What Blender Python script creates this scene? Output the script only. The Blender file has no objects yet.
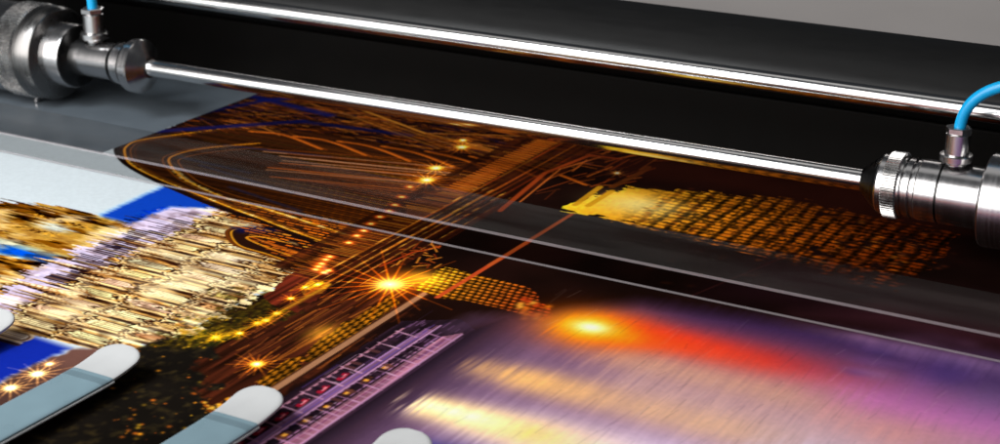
import bpy, math, random
import numpy as np
from mathutils import Vector, Matrix

C = bpy.context.scene.collection
SC = bpy.context.scene
R = math.radians
random.seed(7)
RNG = np.random.default_rng(11)

# ------------------------------------------------------------------ camera
PITCH, YAW = R(20.22), R(30.0)
CAM = Vector((0.67875, -1.17563, 0.5))
cam_d = bpy.data.cameras.new('camera')
cam = bpy.data.objects.new('camera', cam_d)
C.objects.link(cam)
cam.location = CAM
cam.rotation_euler = (math.pi / 2 - PITCH, 0, YAW)
cam_d.sensor_width = 36
cam_d.lens = 59.33
cam_d.clip_start = 0.01
cam_d.clip_end = 60
cam_d.dof.use_dof = True
cam_d.dof.focus_distance = 1.30
cam_d.dof.aperture_fstop = 9.0
SC.camera = cam

# ------------------------------------------------------------------ world, lamps, exposure
w = bpy.data.worlds.new('World')
SC.world = w
w.use_nodes = True
bg = w.node_tree.nodes['Background']
bg.inputs['Color'].default_value = (0.80, 0.88, 1.0, 1)
bg.inputs['Strength'].default_value = 0.035
SC.view_settings.view_transform = 'Standard'
SC.view_settings.look = 'None'
SC.view_settings.exposure = 0
SC.view_settings.gamma = 1


def area(name, loc, target, sx, sy, power, col=(1, 1, 1), spread=180):
    d = bpy.data.lights.new(name, 'AREA')
    d.shape = 'RECTANGLE'
    d.size, d.size_y = sx, sy
    d.energy = power
    d.color = col
    d.spread = R(spread)
    o = bpy.data.objects.new(name, d)
    C.objects.link(o)
    o.location = loc
    o.rotation_euler = (Vector(target) - Vector(loc)).to_track_quat('-Z', 'Y').to_euler()
    return o


area('front_softbox', (-0.80, -1.80, 1.12), (-0.35, 0.1, 0.95), 2.2, 2.1, 76, (1, .97, .95))
area('overhead_strip', (0.1, 0.16, 1.4), (0.1, 0.2, 0.1), 2.6, 0.5, 2.2, (1, .98, .96))
area('floor_fill', (-1.6, 5.0, 1.3), (-1.6, 5.1, -.9), 4.5, 3.5, 26, (1, .97, .95), 100)  # added fill out of view, brightens the floor behind the machine
area('paper_fill', (-0.75, -0.95, 1.3), (-0.30, -0.30, 0), 0.5, 0.5, 2.5, (.93, .97, 1), 60)  # added fill out of view, lightens the paper at the left


# ------------------------------------------------------------------ materials
def mat(name, col=(.5, .5, .5), rough=.5, metal=0.0, spec=.5, noise=None, bump=None, coat=0.0):
    m = bpy.data.materials.new(name)
    m.use_nodes = True
    nt = m.node_tree
    b = nt.nodes['Principled BSDF']
    b.inputs['Base Color'].default_value = (*col, 1)
    b.inputs['Roughness'].default_value = rough
    b.inputs['Metallic'].default_value = metal
    b.inputs['Specular IOR Level'].default_value = spec
    b.inputs['Coat Weight'].default_value = coat
    tc = nt.nodes.new('ShaderNodeTexCoord')
    if noise:
        sc, amt, ramt = noise
        mp = nt.nodes.new('ShaderNodeMapping')
        mp.inputs['Scale'].default_value = sc
        n = nt.nodes.new('ShaderNodeTexNoise')
        n.inputs['Scale'].default_value = 1
        n.inputs['Detail'].default_value = 5
        nt.links.new(tc.outputs['Object'], mp.inputs[0])
        nt.links.new(mp.outputs[0], n.inputs['Vector'])
        mr = nt.nodes.new('ShaderNodeMapRange')
        mr.inputs[1].default_value, mr.inputs[2].default_value = .3, .7
        mr.inputs[3].default_value, mr.inputs[4].default_value = 1 - amt, 1 + amt
        nt.links.new(n.outputs[0], mr.inputs[0])
        mx = nt.nodes.new('ShaderNodeMix')
        mx.data_type = 'RGBA'
        mx.blend_type = 'MULTIPLY'
        mx.inputs[0].default_value = 1
        mx.inputs[6].default_value = (*col, 1)
        nt.links.new(mr.outputs[0], mx.inputs[7])
        nt.links.new(mx.outputs[2], b.inputs['Base Color'])
        m2 = nt.nodes.new('ShaderNodeMapRange')
        m2.inputs[1].default_value, m2.inputs[2].default_value = .3, .7
        m2.inputs[3].default_value, m2.inputs[4].default_value = max(.02, rough - ramt), rough + ramt
        nt.links.new(n.outputs[0], m2.inputs[0])
        nt.links.new(m2.outputs[0], b.inputs['Roughness'])
        if bump:
            bp = nt.nodes.new('ShaderNodeBump')
            bp.inputs['Strength'].default_value = bump
            bp.inputs['Distance'].default_value = .0006
            nt.links.new(n.outputs[0], bp.inputs['Height'])
            nt.links.new(bp.outputs[0], b.inputs['Normal'])
    return m


M_STEEL = mat('turned_steel', (.54, .53, .53), .24, 1, noise=((500, 8, 8), .03, .03), bump=.015)
M_MIDSTEEL = mat('smoked_steel', (.22, .215, .21), .28, 1, noise=((300, 30, 30), .06, .05))
M_ROD = mat('polished_steel', (.74, .73, .72), .17, 1, noise=((6, 300, 300), .05, .03))
M_DARKSTEEL = mat('dark_steel', (.05, .05, .05), .3, 1, noise=((300, 60, 60), .2, .08))
M_KNURL = mat('knurled_steel', (.50, .49, .48), .26, 1, noise=((200, 200, 200), .1, .05))
M_ROLLER = mat('black_rubber', (.010, .010, .010), .42, 0, .26, noise=((30, 200, 200), .12, .05))
M_PANEL = mat('black_panel', (.0045, .004, .0035), .6, 0, .08, noise=((40, 40, 40), .15, .05))
M_BED = mat('grey_bed', (.135, .162, .188), .18, 0, .5, noise=((30, 30, 30), .05, .04))
M_WALL = mat('grey_floor', (.42, .40, .39), .9, 0, .2, noise=((2, 2, 2), .04, .03))
M_WHITE = mat('white_plastic', (.50, .51, .51), .32, 0, .5, noise=((60, 60, 60), .03, .04))
M_BLUE = mat('blue_reflection_plastic', (.195, .290, .335), .30, 0, .5, noise=((40, 40, 40), .05, .04))  # finger arm: blue sky reflection put into the base colour
M_BAND = mat('grey_reflection', (.145, .215, .250), .35, 0, .5, noise=((40, 40, 40), .06, .04))  # grey reflection across the finger arm, painted as a colour
M_HOSE = mat('blue_hose', (.004, .38, .76), .28, 0, .5, noise=((50, 50, 50), .06, .05))
def edge_mat():
    m = mat('acrylic_edge_glint', (.60, .53, .55), .35, 0, .5, noise=((80, 80, 80), .08, .05))  # pale pink of light caught along the edges, painted as a colour
    nt = m.node_tree
    out = nt.nodes['Material Output']
    mix = nt.nodes.new('ShaderNodeMixShader')
    tr = nt.nodes.new('ShaderNodeBsdfTransparent')
    mix.inputs[0].default_value = .14
    nt.links.new(tr.outputs[0], mix.inputs[1])
    nt.links.new(nt.nodes['Principled BSDF'].outputs[0], mix.inputs[2])
    nt.links.new(mix.outputs[0], out.inputs[0])
    return m


M_EDGE = edge_mat()


def acrylic():
    m = bpy.data.materials.new('clear_acrylic')
    m.use_nodes = True
    nt = m.node_tree
    nt.nodes.clear()
    out = nt.nodes.new('ShaderNodeOutputMaterial')
    mix = nt.nodes.new('ShaderNodeMixShader')
    tr = nt.nodes.new('ShaderNodeBsdfTransparent')
    tr.inputs[0].default_value = (.84, .84, .84, 1)
    gl = nt.nodes.new('ShaderNodeBsdfGlossy')
    gl.inputs['Roughness'].default_value = .27
    fr = nt.nodes.new('ShaderNodeFresnel')
    fr.inputs[0].default_value = 1.035
    geo = nt.nodes.new('ShaderNodeNewGeometry')
    inv = nt.nodes.new('ShaderNodeMath')
    inv.operation = 'SUBTRACT'
    inv.inputs[0].default_value = 1
    nt.links.new(geo.outputs['Backfacing'], inv.inputs[1])
    mul = nt.nodes.new('ShaderNodeMath')
    mul.operation = 'MULTIPLY'
    nt.links.new(fr.outputs[0], mul.inputs[0])
    nt.links.new(inv.outputs[0], mul.inputs[1])
    sep = nt.nodes.new('ShaderNodeSeparateXYZ')
    nt.links.new(geo.outputs['True Normal'], sep.inputs[0])
    top = nt.nodes.new('ShaderNodeMath')        # only the polished top is glossy, the cut sides are matt-cleared
    top.operation = 'MULTIPLY'
    top.use_clamp = True
    nt.links.new(sep.outputs[2], top.inputs[0])
    nt.links.new(mul.outputs[0], top.inputs[1])
    nt.links.new(top.outputs[0], mix.inputs[0])
    nt.links.new(tr.outputs[0], mix.inputs[1])
    nt.links.new(gl.outputs[0], mix.inputs[2])
    # faint reflected haze on the upper face, painted as streaky diffuse colour
    tc = nt.nodes.new('ShaderNodeTexCoord')
    mp = nt.nodes.new('ShaderNodeMapping')
    mp.inputs['Scale'].default_value = (5, 38, 38)
    nz = nt.nodes.new('ShaderNodeTexNoise')
    nz.inputs['Scale'].default_value = 1
    nz.inputs['Detail'].default_value = 3
    mr = nt.nodes.new('ShaderNodeMapRange')
    mr.inputs[1].default_value, mr.inputs[2].default_value = .35, .75
    mr.inputs[3].default_value, mr.inputs[4].default_value = .004, .034
    up_ = nt.nodes.new('ShaderNodeMath')
    up_.operation = 'MULTIPLY'
    up_.use_clamp = True
    df = nt.nodes.new('ShaderNodeBsdfDiffuse')
    df.inputs[0].default_value = (.80, .74, .69, 1)
    m2 = nt.nodes.new('ShaderNodeMixShader')
    nt.links.new(tc.outputs['Object'], mp.inputs[0])
    nt.links.new(mp.outputs[0], nz.inputs['Vector'])
    nt.links.new(nz.outputs[0], mr.inputs[0])
    nt.links.new(mr.outputs[0], up_.inputs[0])
    nt.links.new(sep.outputs[2], up_.inputs[1])
    of = nt.nodes.new('ShaderNodeMath')
    of.operation = 'MULTIPLY'
    nt.links.new(up_.outputs[0], of.inputs[0])
    nt.links.new(inv.outputs[0], of.inputs[1])
    nt.links.new(of.outputs[0], m2.inputs[0])
    nt.links.new(mix.outputs[0], m2.inputs[1])
    nt.links.new(df.outputs[0], m2.inputs[2])
    nt.links.new(m2.outputs[0], out.inputs[0])
    return m


M_ACRYL = acrylic()


def print_mat():
    m = bpy.data.materials.new('glossy_print')
    m.use_nodes = True
    nt = m.node_tree
    b = nt.nodes['Principled BSDF']
    at = nt.nodes.new('ShaderNodeAttribute')
    at.attribute_name = 'ink'
    nt.links.new(at.outputs['Color'], b.inputs['Base Color'])
    b.inputs['Roughness'].default_value = .20
    b.inputs['Specular IOR Level'].default_value = 0.0
    tc = nt.nodes.new('ShaderNodeTexCoord')
    n = nt.nodes.new('ShaderNodeTexNoise')
    n.inputs['Scale'].default_value = 9
    n.inputs['Detail'].default_value = 2
    bp = nt.nodes.new('ShaderNodeBump')
    bp.inputs['Strength'].default_value = .03
    bp.inputs['Distance'].default_value = .01
    nt.links.new(tc.outputs['Object'], n.inputs['Vector'])
    nt.links.new(n.outputs[0], bp.inputs['Height'])
    nt.links.new(bp.outputs[0], b.inputs['Normal'])
    return m


M_PRINT = print_mat()


# ------------------------------------------------------------------ helpers
def link(name, verts, faces, m, parent=None, smooth=False, loc=None, bevel=0):
    me = bpy.data.meshes.new(name)
    me.from_pydata([tuple(v) for v in verts], [], faces)
    me.update()
    o = bpy.data.objects.new(name, me)
    me.materials.append(m)
    if smooth:
        for p in me.polygons:
            p.use_smooth = True
        try:
            me.set_sharp_from_angle(angle=R(32))
        except Exception:
            pass
    C.objects.link(o)
    if parent:
        o.parent = parent
    if loc:
        o.location = loc
    if bevel:
        bv = o.modifiers.new('bevel', 'BEVEL')
        bv.width = bevel
        bv.segments = 2
        bv.limit_method = 'ANGLE'
    return o


def thing(name, label, cat, loc=(0, 0, 0), group=None, rot=None):
    o = bpy.data.objects.new(name, None)
    o.empty_display_size = .02
    C.objects.link(o)
    o.location = loc
    if rot is not None:
        o.rotation_euler = rot
    o['label'] = label
    o['category'] = cat
    if group:
        o['group'] = group
    return o


def tag(o, label, cat, group=None):
    o['label'] = label
    o['category'] = cat
    if group:
        o['group'] = group
    return o


def struct(o):
    o['kind'] = 'structure'
    return o


def box_geo(x0, x1, y0, y1, z0, z1):
    v = [(x, y, z) for x in (x0, x1) for y in (y0, y1) for z in (z0, z1)]
    f = [(0, 1, 3, 2), (4, 6, 7, 5), (0, 4, 5, 1), (2, 3, 7, 6), (0, 2, 6, 4), (1, 5, 7, 3)]
    return v, f


def box(name, x0, x1, y0, y1, z0, z1, m, parent=None, bevel=0):
    v, f = box_geo(x0, x1, y0, y1, z0, z1)
    return link(name, v, f, m, parent, bevel=bevel)


def lathe_geo(prof, n=72, axis='X', knurl=0.0, teeth=0, cap=True):
    """revolve (position, radius) pairs about an axis; knurl alternates the radius of every other step"""
    if teeth:
        n = teeth * 4
    V, F = [], []
    for (p, r) in prof:
        for k in range(n):
            a = 2 * math.pi * k / n
            rr = r - (knurl if (teeth and k % 4 in (2, 3)) else 0)
            c, s = rr * math.cos(a), rr * math.sin(a)
            V.append((p, c, s) if axis == 'X' else (c, s, p))
    for i in range(len(prof) - 1):
        for k in range(n):
            a, b = i * n + k, i * n + (k + 1) % n
            q = (a, b, b + n, a + n)
            F.append(q if axis != 'X' else q)
    if cap:
        F.append(tuple(range(n))[::-1])
        F.append(tuple(range((len(prof) - 1) * n, len(prof) * n)))
    return V, F


def lathe(name, prof, m, parent=None, n=72, axis='X', knurl=0.0, teeth=0, loc=None, smooth=True):
    v, f = lathe_geo(prof, n, axis, knurl, teeth)
    o = link(name, v, f, m, parent, smooth=smooth and not teeth, loc=loc)
    import bmesh
    bm = bmesh.new()
    bm.from_mesh(o.data)
    bmesh.ops.recalc_face_normals(bm, faces=bm.faces)
    bm.to_mesh(o.data)
    bm.free()
    return o


def tube(name, pts, r, m, parent=None, n=20):
    P = [Vector(p) for p in pts]
    V, F = [], []
    up = Vector((0, 1, 0))
    for i, p in enumerate(P):
        t = (P[min(i + 1, len(P) - 1)] - P[max(i - 1, 0)]).normalized()
        a = t.cross(up).normalized()
        b = t.cross(a).normalized()
        for k in range(n):
            q = 2 * math.pi * k / n
            V.append(p + a * r * math.cos(q) + b * r * math.sin(q))
    for i in range(len(P) - 1):
        for k in range(n):
            F.append((i * n + k, i * n + (k + 1) % n, (i + 1) * n + (k + 1) % n, (i + 1) * n + k))
    F.append(tuple(range(n)))
    F.append(tuple(range((len(P) - 1) * n, len(P) * n))[::-1])
    return link(name, V, F, m, parent, smooth=True)


def bez(p0, p1, p2, p3, n=24):
    p0, p1, p2, p3 = map(Vector, (p0, p1, p2, p3))
    return [p0 * (1 - t) ** 3 + p1 * 3 * t * (1 - t) ** 2 + p2 * 3 * t * t * (1 - t) + p3 * t ** 3
            for t in [i / n for i in range(n + 1)]]


# photo pixel (1000 px wide) -> where that sight line meets the bed: the drawing on the flat print is laid out with it
_F, _cp, _sp = 1648.0, math.cos(PITCH), math.sin(PITCH)
_fw = np.array([-math.sin(YAW) * _cp, math.cos(YAW) * _cp, -_sp])
_rt = np.array([math.cos(YAW), math.sin(YAW), 0])
_up = np.cross(_rt, _fw)


def P(x, y):
    r = _fw * _F + _rt * (x - 500) - _up * (y - 222)
    t = -CAM.z / r[2]
    return (CAM.x + r[0] * t, CAM.y + r[1] * t)


# ------------------------------------------------------------------ the printed picture
X0, X1, Y0, Y1 = -.60, .80, -.65, .248
NX, NY = 1560, 899
gx = np.linspace(X0, X1, NX, dtype=np.float32)
gy = np.linspace(Y0, Y1, NY, dtype=np.float32)
GX, GY = np.meshgrid(gx, gy)
DX = (X1 - X0) / (NX - 1)
DY = (Y1 - Y0) / (NY - 1)
INK = np.ones((NY, NX, 3), np.float32)
INK[:] = (.775, .81, .825)


def rgb(c):
    return np.array(c, np.float32) / 255.0


def vnoise(sx, sy, seed, octaves=1):
    """value noise with cells sx by sy metres, in 0..1"""
    out = np.zeros((NY, NX), np.float32)
    amp, tot = 1.0, 0.0
    for o in range(octaves):
        r = np.random.default_rng(seed * 101 + o)
        cx, cy = sx / 2 ** o, sy / 2 ** o
        nx, ny = int((X1 - X0) / cx) + 3, int((Y1 - Y0) / cy) + 3
        g = r.random((ny, nx), dtype=np.float32)
        u = (gx - X0) / cx
        v = (gy - Y0) / cy
        iu, iv = u.astype(int), v.astype(int)
        fu, fv = u - iu, v - iv
        fu = fu * fu * (3 - 2 * fu)
        fv = fv * fv * (3 - 2 * fv)
        rows0 = g[iv][:, iu] * (1 - fu) + g[iv][:, iu + 1] * fu
        rows1 = g[iv + 1][:, iu] * (1 - fu) + g[iv + 1][:, iu + 1] * fu
        out += amp * (rows0 * (1 - fv)[:, None] + rows1 * fv[:, None])
        tot += amp
        amp *= .5
    return out / tot


def sl(x0, x1, y0, y1):
    i0, i1 = max(0, int((x0 - X0) / DX) - 1), min(NX, int((x1 - X0) / DX) + 3)
    j0, j1 = max(0, int((y0 - Y0) / DY) - 1), min(NY, int((y1 - Y0) / DY) + 3)
    if i1 <= i0 or j1 <= j0:
        return None
    return (slice(j0, j1), slice(i0, i1))


def polymask(pts, wx=None, wy=None, soft=0.0):
    """coverage of a polygon (bed metres), its outline shifted by the offset fields wx, wy"""
    x, y = GX, GY
    if wx is not None:
        x = x + wx
    if wy is not None:
        y = y + wy
    ins = np.zeros((NY, NX), bool)
    dist = None
    if soft:
        dist = np.full((NY, NX), 9., np.float32)
    n = len(pts)
    for k in range(n):
        (ax, ay), (bx, by) = pts[k], pts[(k + 1) % n]
        if abs(by - ay) > 1e-9:
            c = ((ay > y) != (by > y)) & (x < (bx - ax) * (y - ay) / (by - ay) + ax)
            ins ^= c
        if soft:
            ex, ey = bx - ax, by - ay
            t = np.clip(((x - ax) * ex + (y - ay) * ey) / (ex * ex + ey * ey + 1e-12), 0, 1)
            dist = np.minimum(dist, np.hypot(x - ax - t * ex, y - ay - t * ey))
    if soft:
        d = np.where(ins, dist, -dist)
        return np.clip(d / soft * .5 + .5, 0, 1)
    return ins.astype(np.float32)


def over(mask, col):
    """lay a colour (or a field of colours) over the picture"""
    global INK
    c = rgb(col) if isinstance(col, (tuple, list)) else col
    INK = INK * (1 - mask[..., None]) + c * mask[..., None]


def pp(*a):
    return [P(*q) for q in a]


def seg(ax, ay, bx, by, wd, col, alpha=1.0, mode='over', soft=.0008):
    s = sl(min(ax, bx) - wd - soft, max(ax, bx) + wd + soft, min(ay, by) - wd - soft, max(ay, by) + wd + soft)
    if s is None:
        return
    x, y = GX[s], GY[s]
    ex, ey = bx - ax, by - ay
    t = np.clip(((x - ax) * ex + (y - ay) * ey) / (ex * ex + ey * ey + 1e-12), 0, 1)
    d = np.hypot(x - ax - t * ex, y - ay - t * ey)
    a = np.clip((wd / 2 + soft / 2 - d) / soft, 0, 1) * alpha
    c = np.array(col, np.float32) / 255
    if mode == 'over':
        INK[s] = INK[s] * (1 - a[..., None]) + c * a[..., None]
    else:
        INK[s] = np.minimum(1, INK[s] + c * a[..., None])


def path(pts, wd, col, alpha=1.0, mode='over', soft=.0008):
    for a, b in zip(pts[:-1], pts[1:]):
        seg(a[0], a[1], b[0], b[1], wd, col, alpha, mode, soft)


def glow(cx, cy, rx, ry, col, alpha=1.0, mode='add', power=2.0):
    s = sl(cx - 3 * rx, cx + 3 * rx, cy - 3 * ry, cy + 3 * ry)
    if s is None:
        return
    q = np.exp(-(((GX[s] - cx) / rx) ** 2 + ((GY[s] - cy) / ry) ** 2) ** (power / 2)) * alpha
    c = np.array(col, np.float32) / 255
    if mode == 'add':
        INK[s] = np.minimum(1, INK[s] + c * q[..., None])
    else:
        INK[s] = INK[s] * (1 - q[..., None]) + c * q[..., None]


def star(cx, cy, size, rays=16, rot=0.2, core=(255, 236, 170), col=(255, 112, 8), wd=.0011):
    for k in range(rays):
        a = rot + 2 * math.pi * k / rays
        L = size * (.65 + .35 * ((k * 7) % 5) / 4)
        for fr, al in ((1, .28), (.6, .34), (.3, .5)):
            seg(cx, cy, cx + L * fr * math.cos(a), cy + L * fr * math.sin(a), wd, col, al, 'add', .001)
    glow(cx, cy, size * .24, size * .24, col, .55)
    glow(cx, cy, size * .13, size * .13, core, 1)


def curve(pts, n=60):
    """smooth line through the given points"""
    p = [np.array(q) for q in pts]
    p = [2 * p[0] - p[1]] + p + [2 * p[-1] - p[-2]]
    out = []
    m = len(p) - 3
    for i in range(m):
        for t in np.linspace(0, 1, n // m + 2)[:-1]:
            a, b, c, d = p[i:i + 4]
            out.append(tuple(.5 * (2 * b + (c - a) * t + (2 * a - 5 * b + 4 * c - d) * t * t + (3 * b - a - 3 * c + d) * t ** 3)))
    out.append(tuple(p[-2]))
    return out


def draw_picture():
    global INK
    rnd = random.Random(5)
    nY = vnoise(.3, .004, 1)            # long along X
    nYf = vnoise(.05, .0022, 2)
    nX = vnoise(.003, .05, 3)
    nb = vnoise(.012, .012, 4, 4)
    nl = vnoise(.06, .06, 5, 3)
    nstreak = vnoise(.03, .0016, 6, 2)
    nstreak2 = vnoise(.016, .0028, 7, 2)
    nripple = vnoise(.0028, .035, 8, 3)
    nfine = vnoise(.003, .003, 9, 2)

    # -------- night sky and river bank: dark ground of the whole picture
    dark = pp((124, 150), (128, 141), (140, 136), (160, 134), (250, 97), (330, 62)) + [(.9, .30), (.9, -.75), (-.15, -.75)] + \
        pp((90, 370), (190, 335), (255, 300), (330, 285), (325, 268), (290, 250), (230, 222), (180, 200), (140, 175), (128, 160))
    m = polymask(dark, wx=(nYf - .5) * .004)
    over(m, rgb((26, 12, 9))[None, None] * (.55 + .9 * nl)[..., None])

    # -------- cathedral quarter
    spire = (nYf - .35) * .05 * (nYf > .42) + (nY - .5) * .012
    m_c = polymask(pp((-40, 180), (0, 206), (60, 209), (130, 226), (171, 211), (224, 212), (262, 236), (300, 262), (320, 275), (300, 292),
                      (262, 300), (205, 337), (150, 352), (112, 358), (60, 345), (25, 338), (-60, 360)), wx=spire * .6)
    nm = vnoise(.034, .0075, 21, 3)
    nt_ = vnoise(.018, .0034, 22, 3)
    f = np.clip((nm * .65 + nt_ * .35 - .33) / .12, 0, 1)[..., None]
    g = np.clip((nm - .44) / .13, 0, 1)[..., None]
    cream = rgb((66, 36, 20)) * (1 - f) + f * (rgb((206, 150, 74)) * (1 - g) + g * rgb((246, 220, 176)))
    big = np.clip(.42 + 1.15 * vnoise(.05, .035, 23, 2), .66, 1.18)
    over(m_c, np.clip(cream * ((.78 + .4 * nb) * big)[..., None], 0, 1))
    m_lav = polymask(pp((60, 266), (135, 227), (171, 211), (224, 212), (150, 250), (95, 275), (45, 300), (-20, 330), (-20, 300)), wx=spire * .5)
    over(m_lav, np.clip(rgb((196, 176, 186))[None, None] * (.75 + .3 * nb + .25 * nt_)[..., None], 0, 1))
    m_g = polymask(pp((-40, 180), (0, 206), (60, 209), (130, 228), (134, 233), (60, 268), (44, 266), (-10, 243)), wx=spire * .9)
    gold = rgb((46, 24, 8)) * (1 - f) + f * (rgb((168, 106, 24)) * (1 - g) + g * rgb((230, 178, 80)))
    over(m_g, np.clip(gold * (.45 + .7 * nb)[..., None], 0, 1))
    m_g2 = polymask(pp((-40, 250), (0, 259), (46, 266), (0, 301), (-60, 330)), wx=spire * .3)
    over(m_g2, np.clip(gold * (.6 + .6 * nb)[..., None], 0, 1))
    # sky showing between the buildings
    for q, c1 in ((((100, 219), (165, 189), (255, 216), (225, 212), (171, 210), (131, 227)), (12, 60, 172)),
                  (((-30, 236), (0, 246), (58, 261), (50, 266), (0, 257), (-40, 248)), (24, 92, 214)),
                  (((-30, 342), (0, 336), (24, 337), (70, 352), (0, 387), (-60, 410)), (16, 38, 150))):
        mm = polymask(pp(*q), wx=(nYf - .5) * .004, soft=.004)
        over(mm, rgb(c1)[None, None] * np.ones((NY, NX, 1), np.float32))
    # pale rims of the sky where the ink runs out
    path(pp((98, 219), (165, 188)), .005, (150, 205, 240), .5, soft=.007)
    path(pp((-20, 238), (58, 260)), .007, (170, 210, 240), .7, soft=.008)

    # masonry streaks: pinnacles, buttresses and their shadows all run along the picture's upright
    city = np.clip(m_c + m_g + m_g2, 0, 1)
    spots = np.argwhere(city > .5)
    for k in range(150):
        j, i = spots[rnd.randrange(len(spots))]
        x, y = gx[i], gy[j]
        L = rnd.choice((.008, .014, .022, .035, .06)) * rnd.uniform(.6, 1.3)
        c = rnd.choice(((52, 26, 14), (84, 46, 20), (44, 24, 22), (120, 70, 26), (250, 222, 170), (208, 150, 66), (214, 176, 120)))
        if m_lav[j, i] > .5 and rnd.random() < .75:
            continue
        seg(x, y, x - L, y + rnd.uniform(-.001, .001), rnd.uniform(.0008, .0018), c, rnd.uniform(.4, .85))
    # tapered pinnacles
    def lit(y, x):
        j, i = int((y - Y0) / DY), int((x - X0) / DX)
        return 0 <= j < NY and 0 <= i < NX and city[j, i] > .5

    def spire_(xb, y, L, wd, tone=1.0):
        for t in range(12):
            u_ = t / 12
            w_ = wd * (1 - u_) + .0006
            seg(xb - L * u_, y, xb - L * (u_ + .09), y, w_, (176 * tone, 126 * tone, 72 * tone), .9)
            seg(xb - L * u_, y + w_ * .25, xb - L * (u_ + .09), y + w_ * .25, w_ * .4, (246 * tone, 222 * tone, 180 * tone), .9)
            seg(xb - L * u_, y - w_ * .34, xb - L * (u_ + .09), y - w_ * .34, w_ * .34, (58, 31, 20), .9)

    y = -.430
    bay = 0
    while y < -.105:
        wy_ = .0225 + rnd.uniform(-.002, .002)
        # clerestory: tall window with gable, aisle window below, plain base; piers with pinnacles between the bays
        for (xa, xb, hw, body, glass) in ((-.176, -.214, .0062, (228, 186, 122), (252, 232, 196)), (-.122, -.160, .0068, (216, 166, 96), (255, 240, 212)), (-.088, -.112, .0050, (170, 116, 60), (232, 190, 122))):
            yc = y + wy_ / 2
            if not lit(yc, (xa + xb) / 2):
                continue
            d_ = rnd.uniform(.75, 1.05)
            seg(xa, yc, xb, yc, hw * 2.6, tuple(v_ * d_ for v_ in body), .75, soft=.002)
            seg(xa, yc, xb + .006, yc, hw * 1.7, (72, 40, 24), .85)
            seg(xa - .001, yc, xb + .009, yc, hw * 1.35, tuple(min(255, v_ * rnd.uniform(.9, 1.04)) for v_ in glass), .95, soft=.0014)
            for q in (-.5, 0, .5):
                seg(xa, yc + q * hw * .8, xb + .010, yc + q * hw * .8, .0009, (112, 70, 40), .75)
            seg(xb + .012, yc - hw * .6, xb + .012, yc + hw * .6, .001, (112, 70, 40), .7)
            seg((xa + xb) / 2, yc - hw * .6, (xa + xb) / 2, yc + hw * .6, .0009, (112, 70, 40), .6)
            # gable
            for sgn in (-1, 1):
                seg(xb + .008, yc + sgn * hw * 1.25, xb - .010, yc, .0020, (54, 29, 18), .9)
                seg(xb + .010, yc + sgn * hw * .95, xb - .006, yc, .0012, (250, 226, 182), .8)
            glow(xb + .004, yc, .002, .0018, (66, 36, 22), .9, 'over')
            # shaded side of the pier
            seg(xa + .006, y + .0008, xb, y + .0008, .0042, (62, 35, 22), .85, soft=.0016)
            seg(xa + .006, y + .0042, xb + .003, y + .0042, .0024, (244, 212, 160), .8)
        for xb, L, wd in ((-.196, .042, .0050), (-.148, .030, .0044), (-.108, .018, .0036)):
            if lit(y, xb) and lit(y, xb + .01):
                spire_(xb, y + .002, L * rnd.uniform(.8, 1.25), wd, rnd.uniform(.8, 1.0))
        y += wy_
        bay += 1
    for xx in (-.218, -.166, -.116, -.084):
        y = -.43
        while y < -.11:
            if lit(y, xx):
                seg(xx, y, xx, y + .006, .0024, (60, 34, 22), .85)
                seg(xx + .0024, y, xx + .0024, y + .006, .0018, (250, 226, 180), .75)
            y += .0055
    # arched gable with a light eye in the gold block, dark arcs on the west front
    cx, cy = P(56, 231)
    glow(cx, cy, .020, .008, (190, 200, 214), .9, 'over', 4)
    for q in range(9):
        xq = cx - .030 + q * .0075
        seg(xq, cy + .011, xq - .012, cy + .017, .0018, rnd.choice(((70, 36, 12), (214, 160, 60))), .85)
        seg(xq, cy - .011, xq - .012, cy - .017, .0018, rnd.choice(((70, 36, 12), (214, 160, 60))), .85)
    # two tall towers rising past the roofs
    for yt in (-.318, -.272, -.205):
        for xb, L, wd in ((-.205, .075, .013), (-.200, .055, .007), (-.200, .055, .007)):
            spire_(xb, yt + (0 if wd > .01 else (.011 if L == .055 and wd == .007 else 0)), L, wd, .98)
        spire_(-.200, yt - .011, .05, .007, .9)
    over(np.clip(m_c + m_g, 0, 1) * np.clip((nb - .5) * 1.8, 0, .5), rgb((70, 40, 24))[None, None] * np.ones((NY, NX, 1), np.float32))
    over(np.clip(m_c, 0, 1) * np.clip((vnoise(.03, .02, 25, 3) - .52) * 2.5, 0, .55), rgb((255, 238, 204))[None, None] * np.ones((NY, NX, 1), np.float32))
    for (a, b) in (((88, 268), (150, 236)), ((115, 262), (190, 226)), ((60, 290), (118, 262))):
        for k in range(26):
            t = k / 25
            x, y = P(a[0] + (b[0] - a[0]) * t, a[1] + (b[1] - a[1]) * t)
            L = rnd.uniform(.006, .026)
            seg(x, y, x - L, y, rnd.uniform(.001, .003), rnd.choice(((58, 32, 22), (90, 56, 34), (40, 24, 26))), .85)

    # hand-cut irregularity: nothing on the old facade runs quite straight
    cm = np.clip(m_c + m_g + m_g2, 0, 1)
    di = np.rint(((vnoise(.12, .0028, 51, 2) - .5) * .026 + (vnoise(.2, .016, 52) - .5) * .014) / DX).astype(int)
    dj = np.zeros_like(di)
    JJ, II = np.mgrid[0:NY, 0:NX]
    wj, wi = np.clip(JJ + dj, 0, NY - 1), np.clip(II + di, 0, NX - 1)
    warped = INK[wj, wi]
    ok = (cm * cm[wj, wi] * (1 - .85 * m_lav))[..., None]
    INK = INK * (1 - ok) + warped * ok
    mean_ = rgb((150, 108, 66))
    INK = np.where(cm[..., None] > .5, np.clip(((INK - mean_) * 1.32 + mean_ * .98) * np.where(m_lav[..., None] > .5, rgb((255, 250, 250)), rgb((255, 240, 208))), 0, 1), INK)

    # -------- park and trees in front of the cathedral
    rag = (nb - .5) * .05
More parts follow.
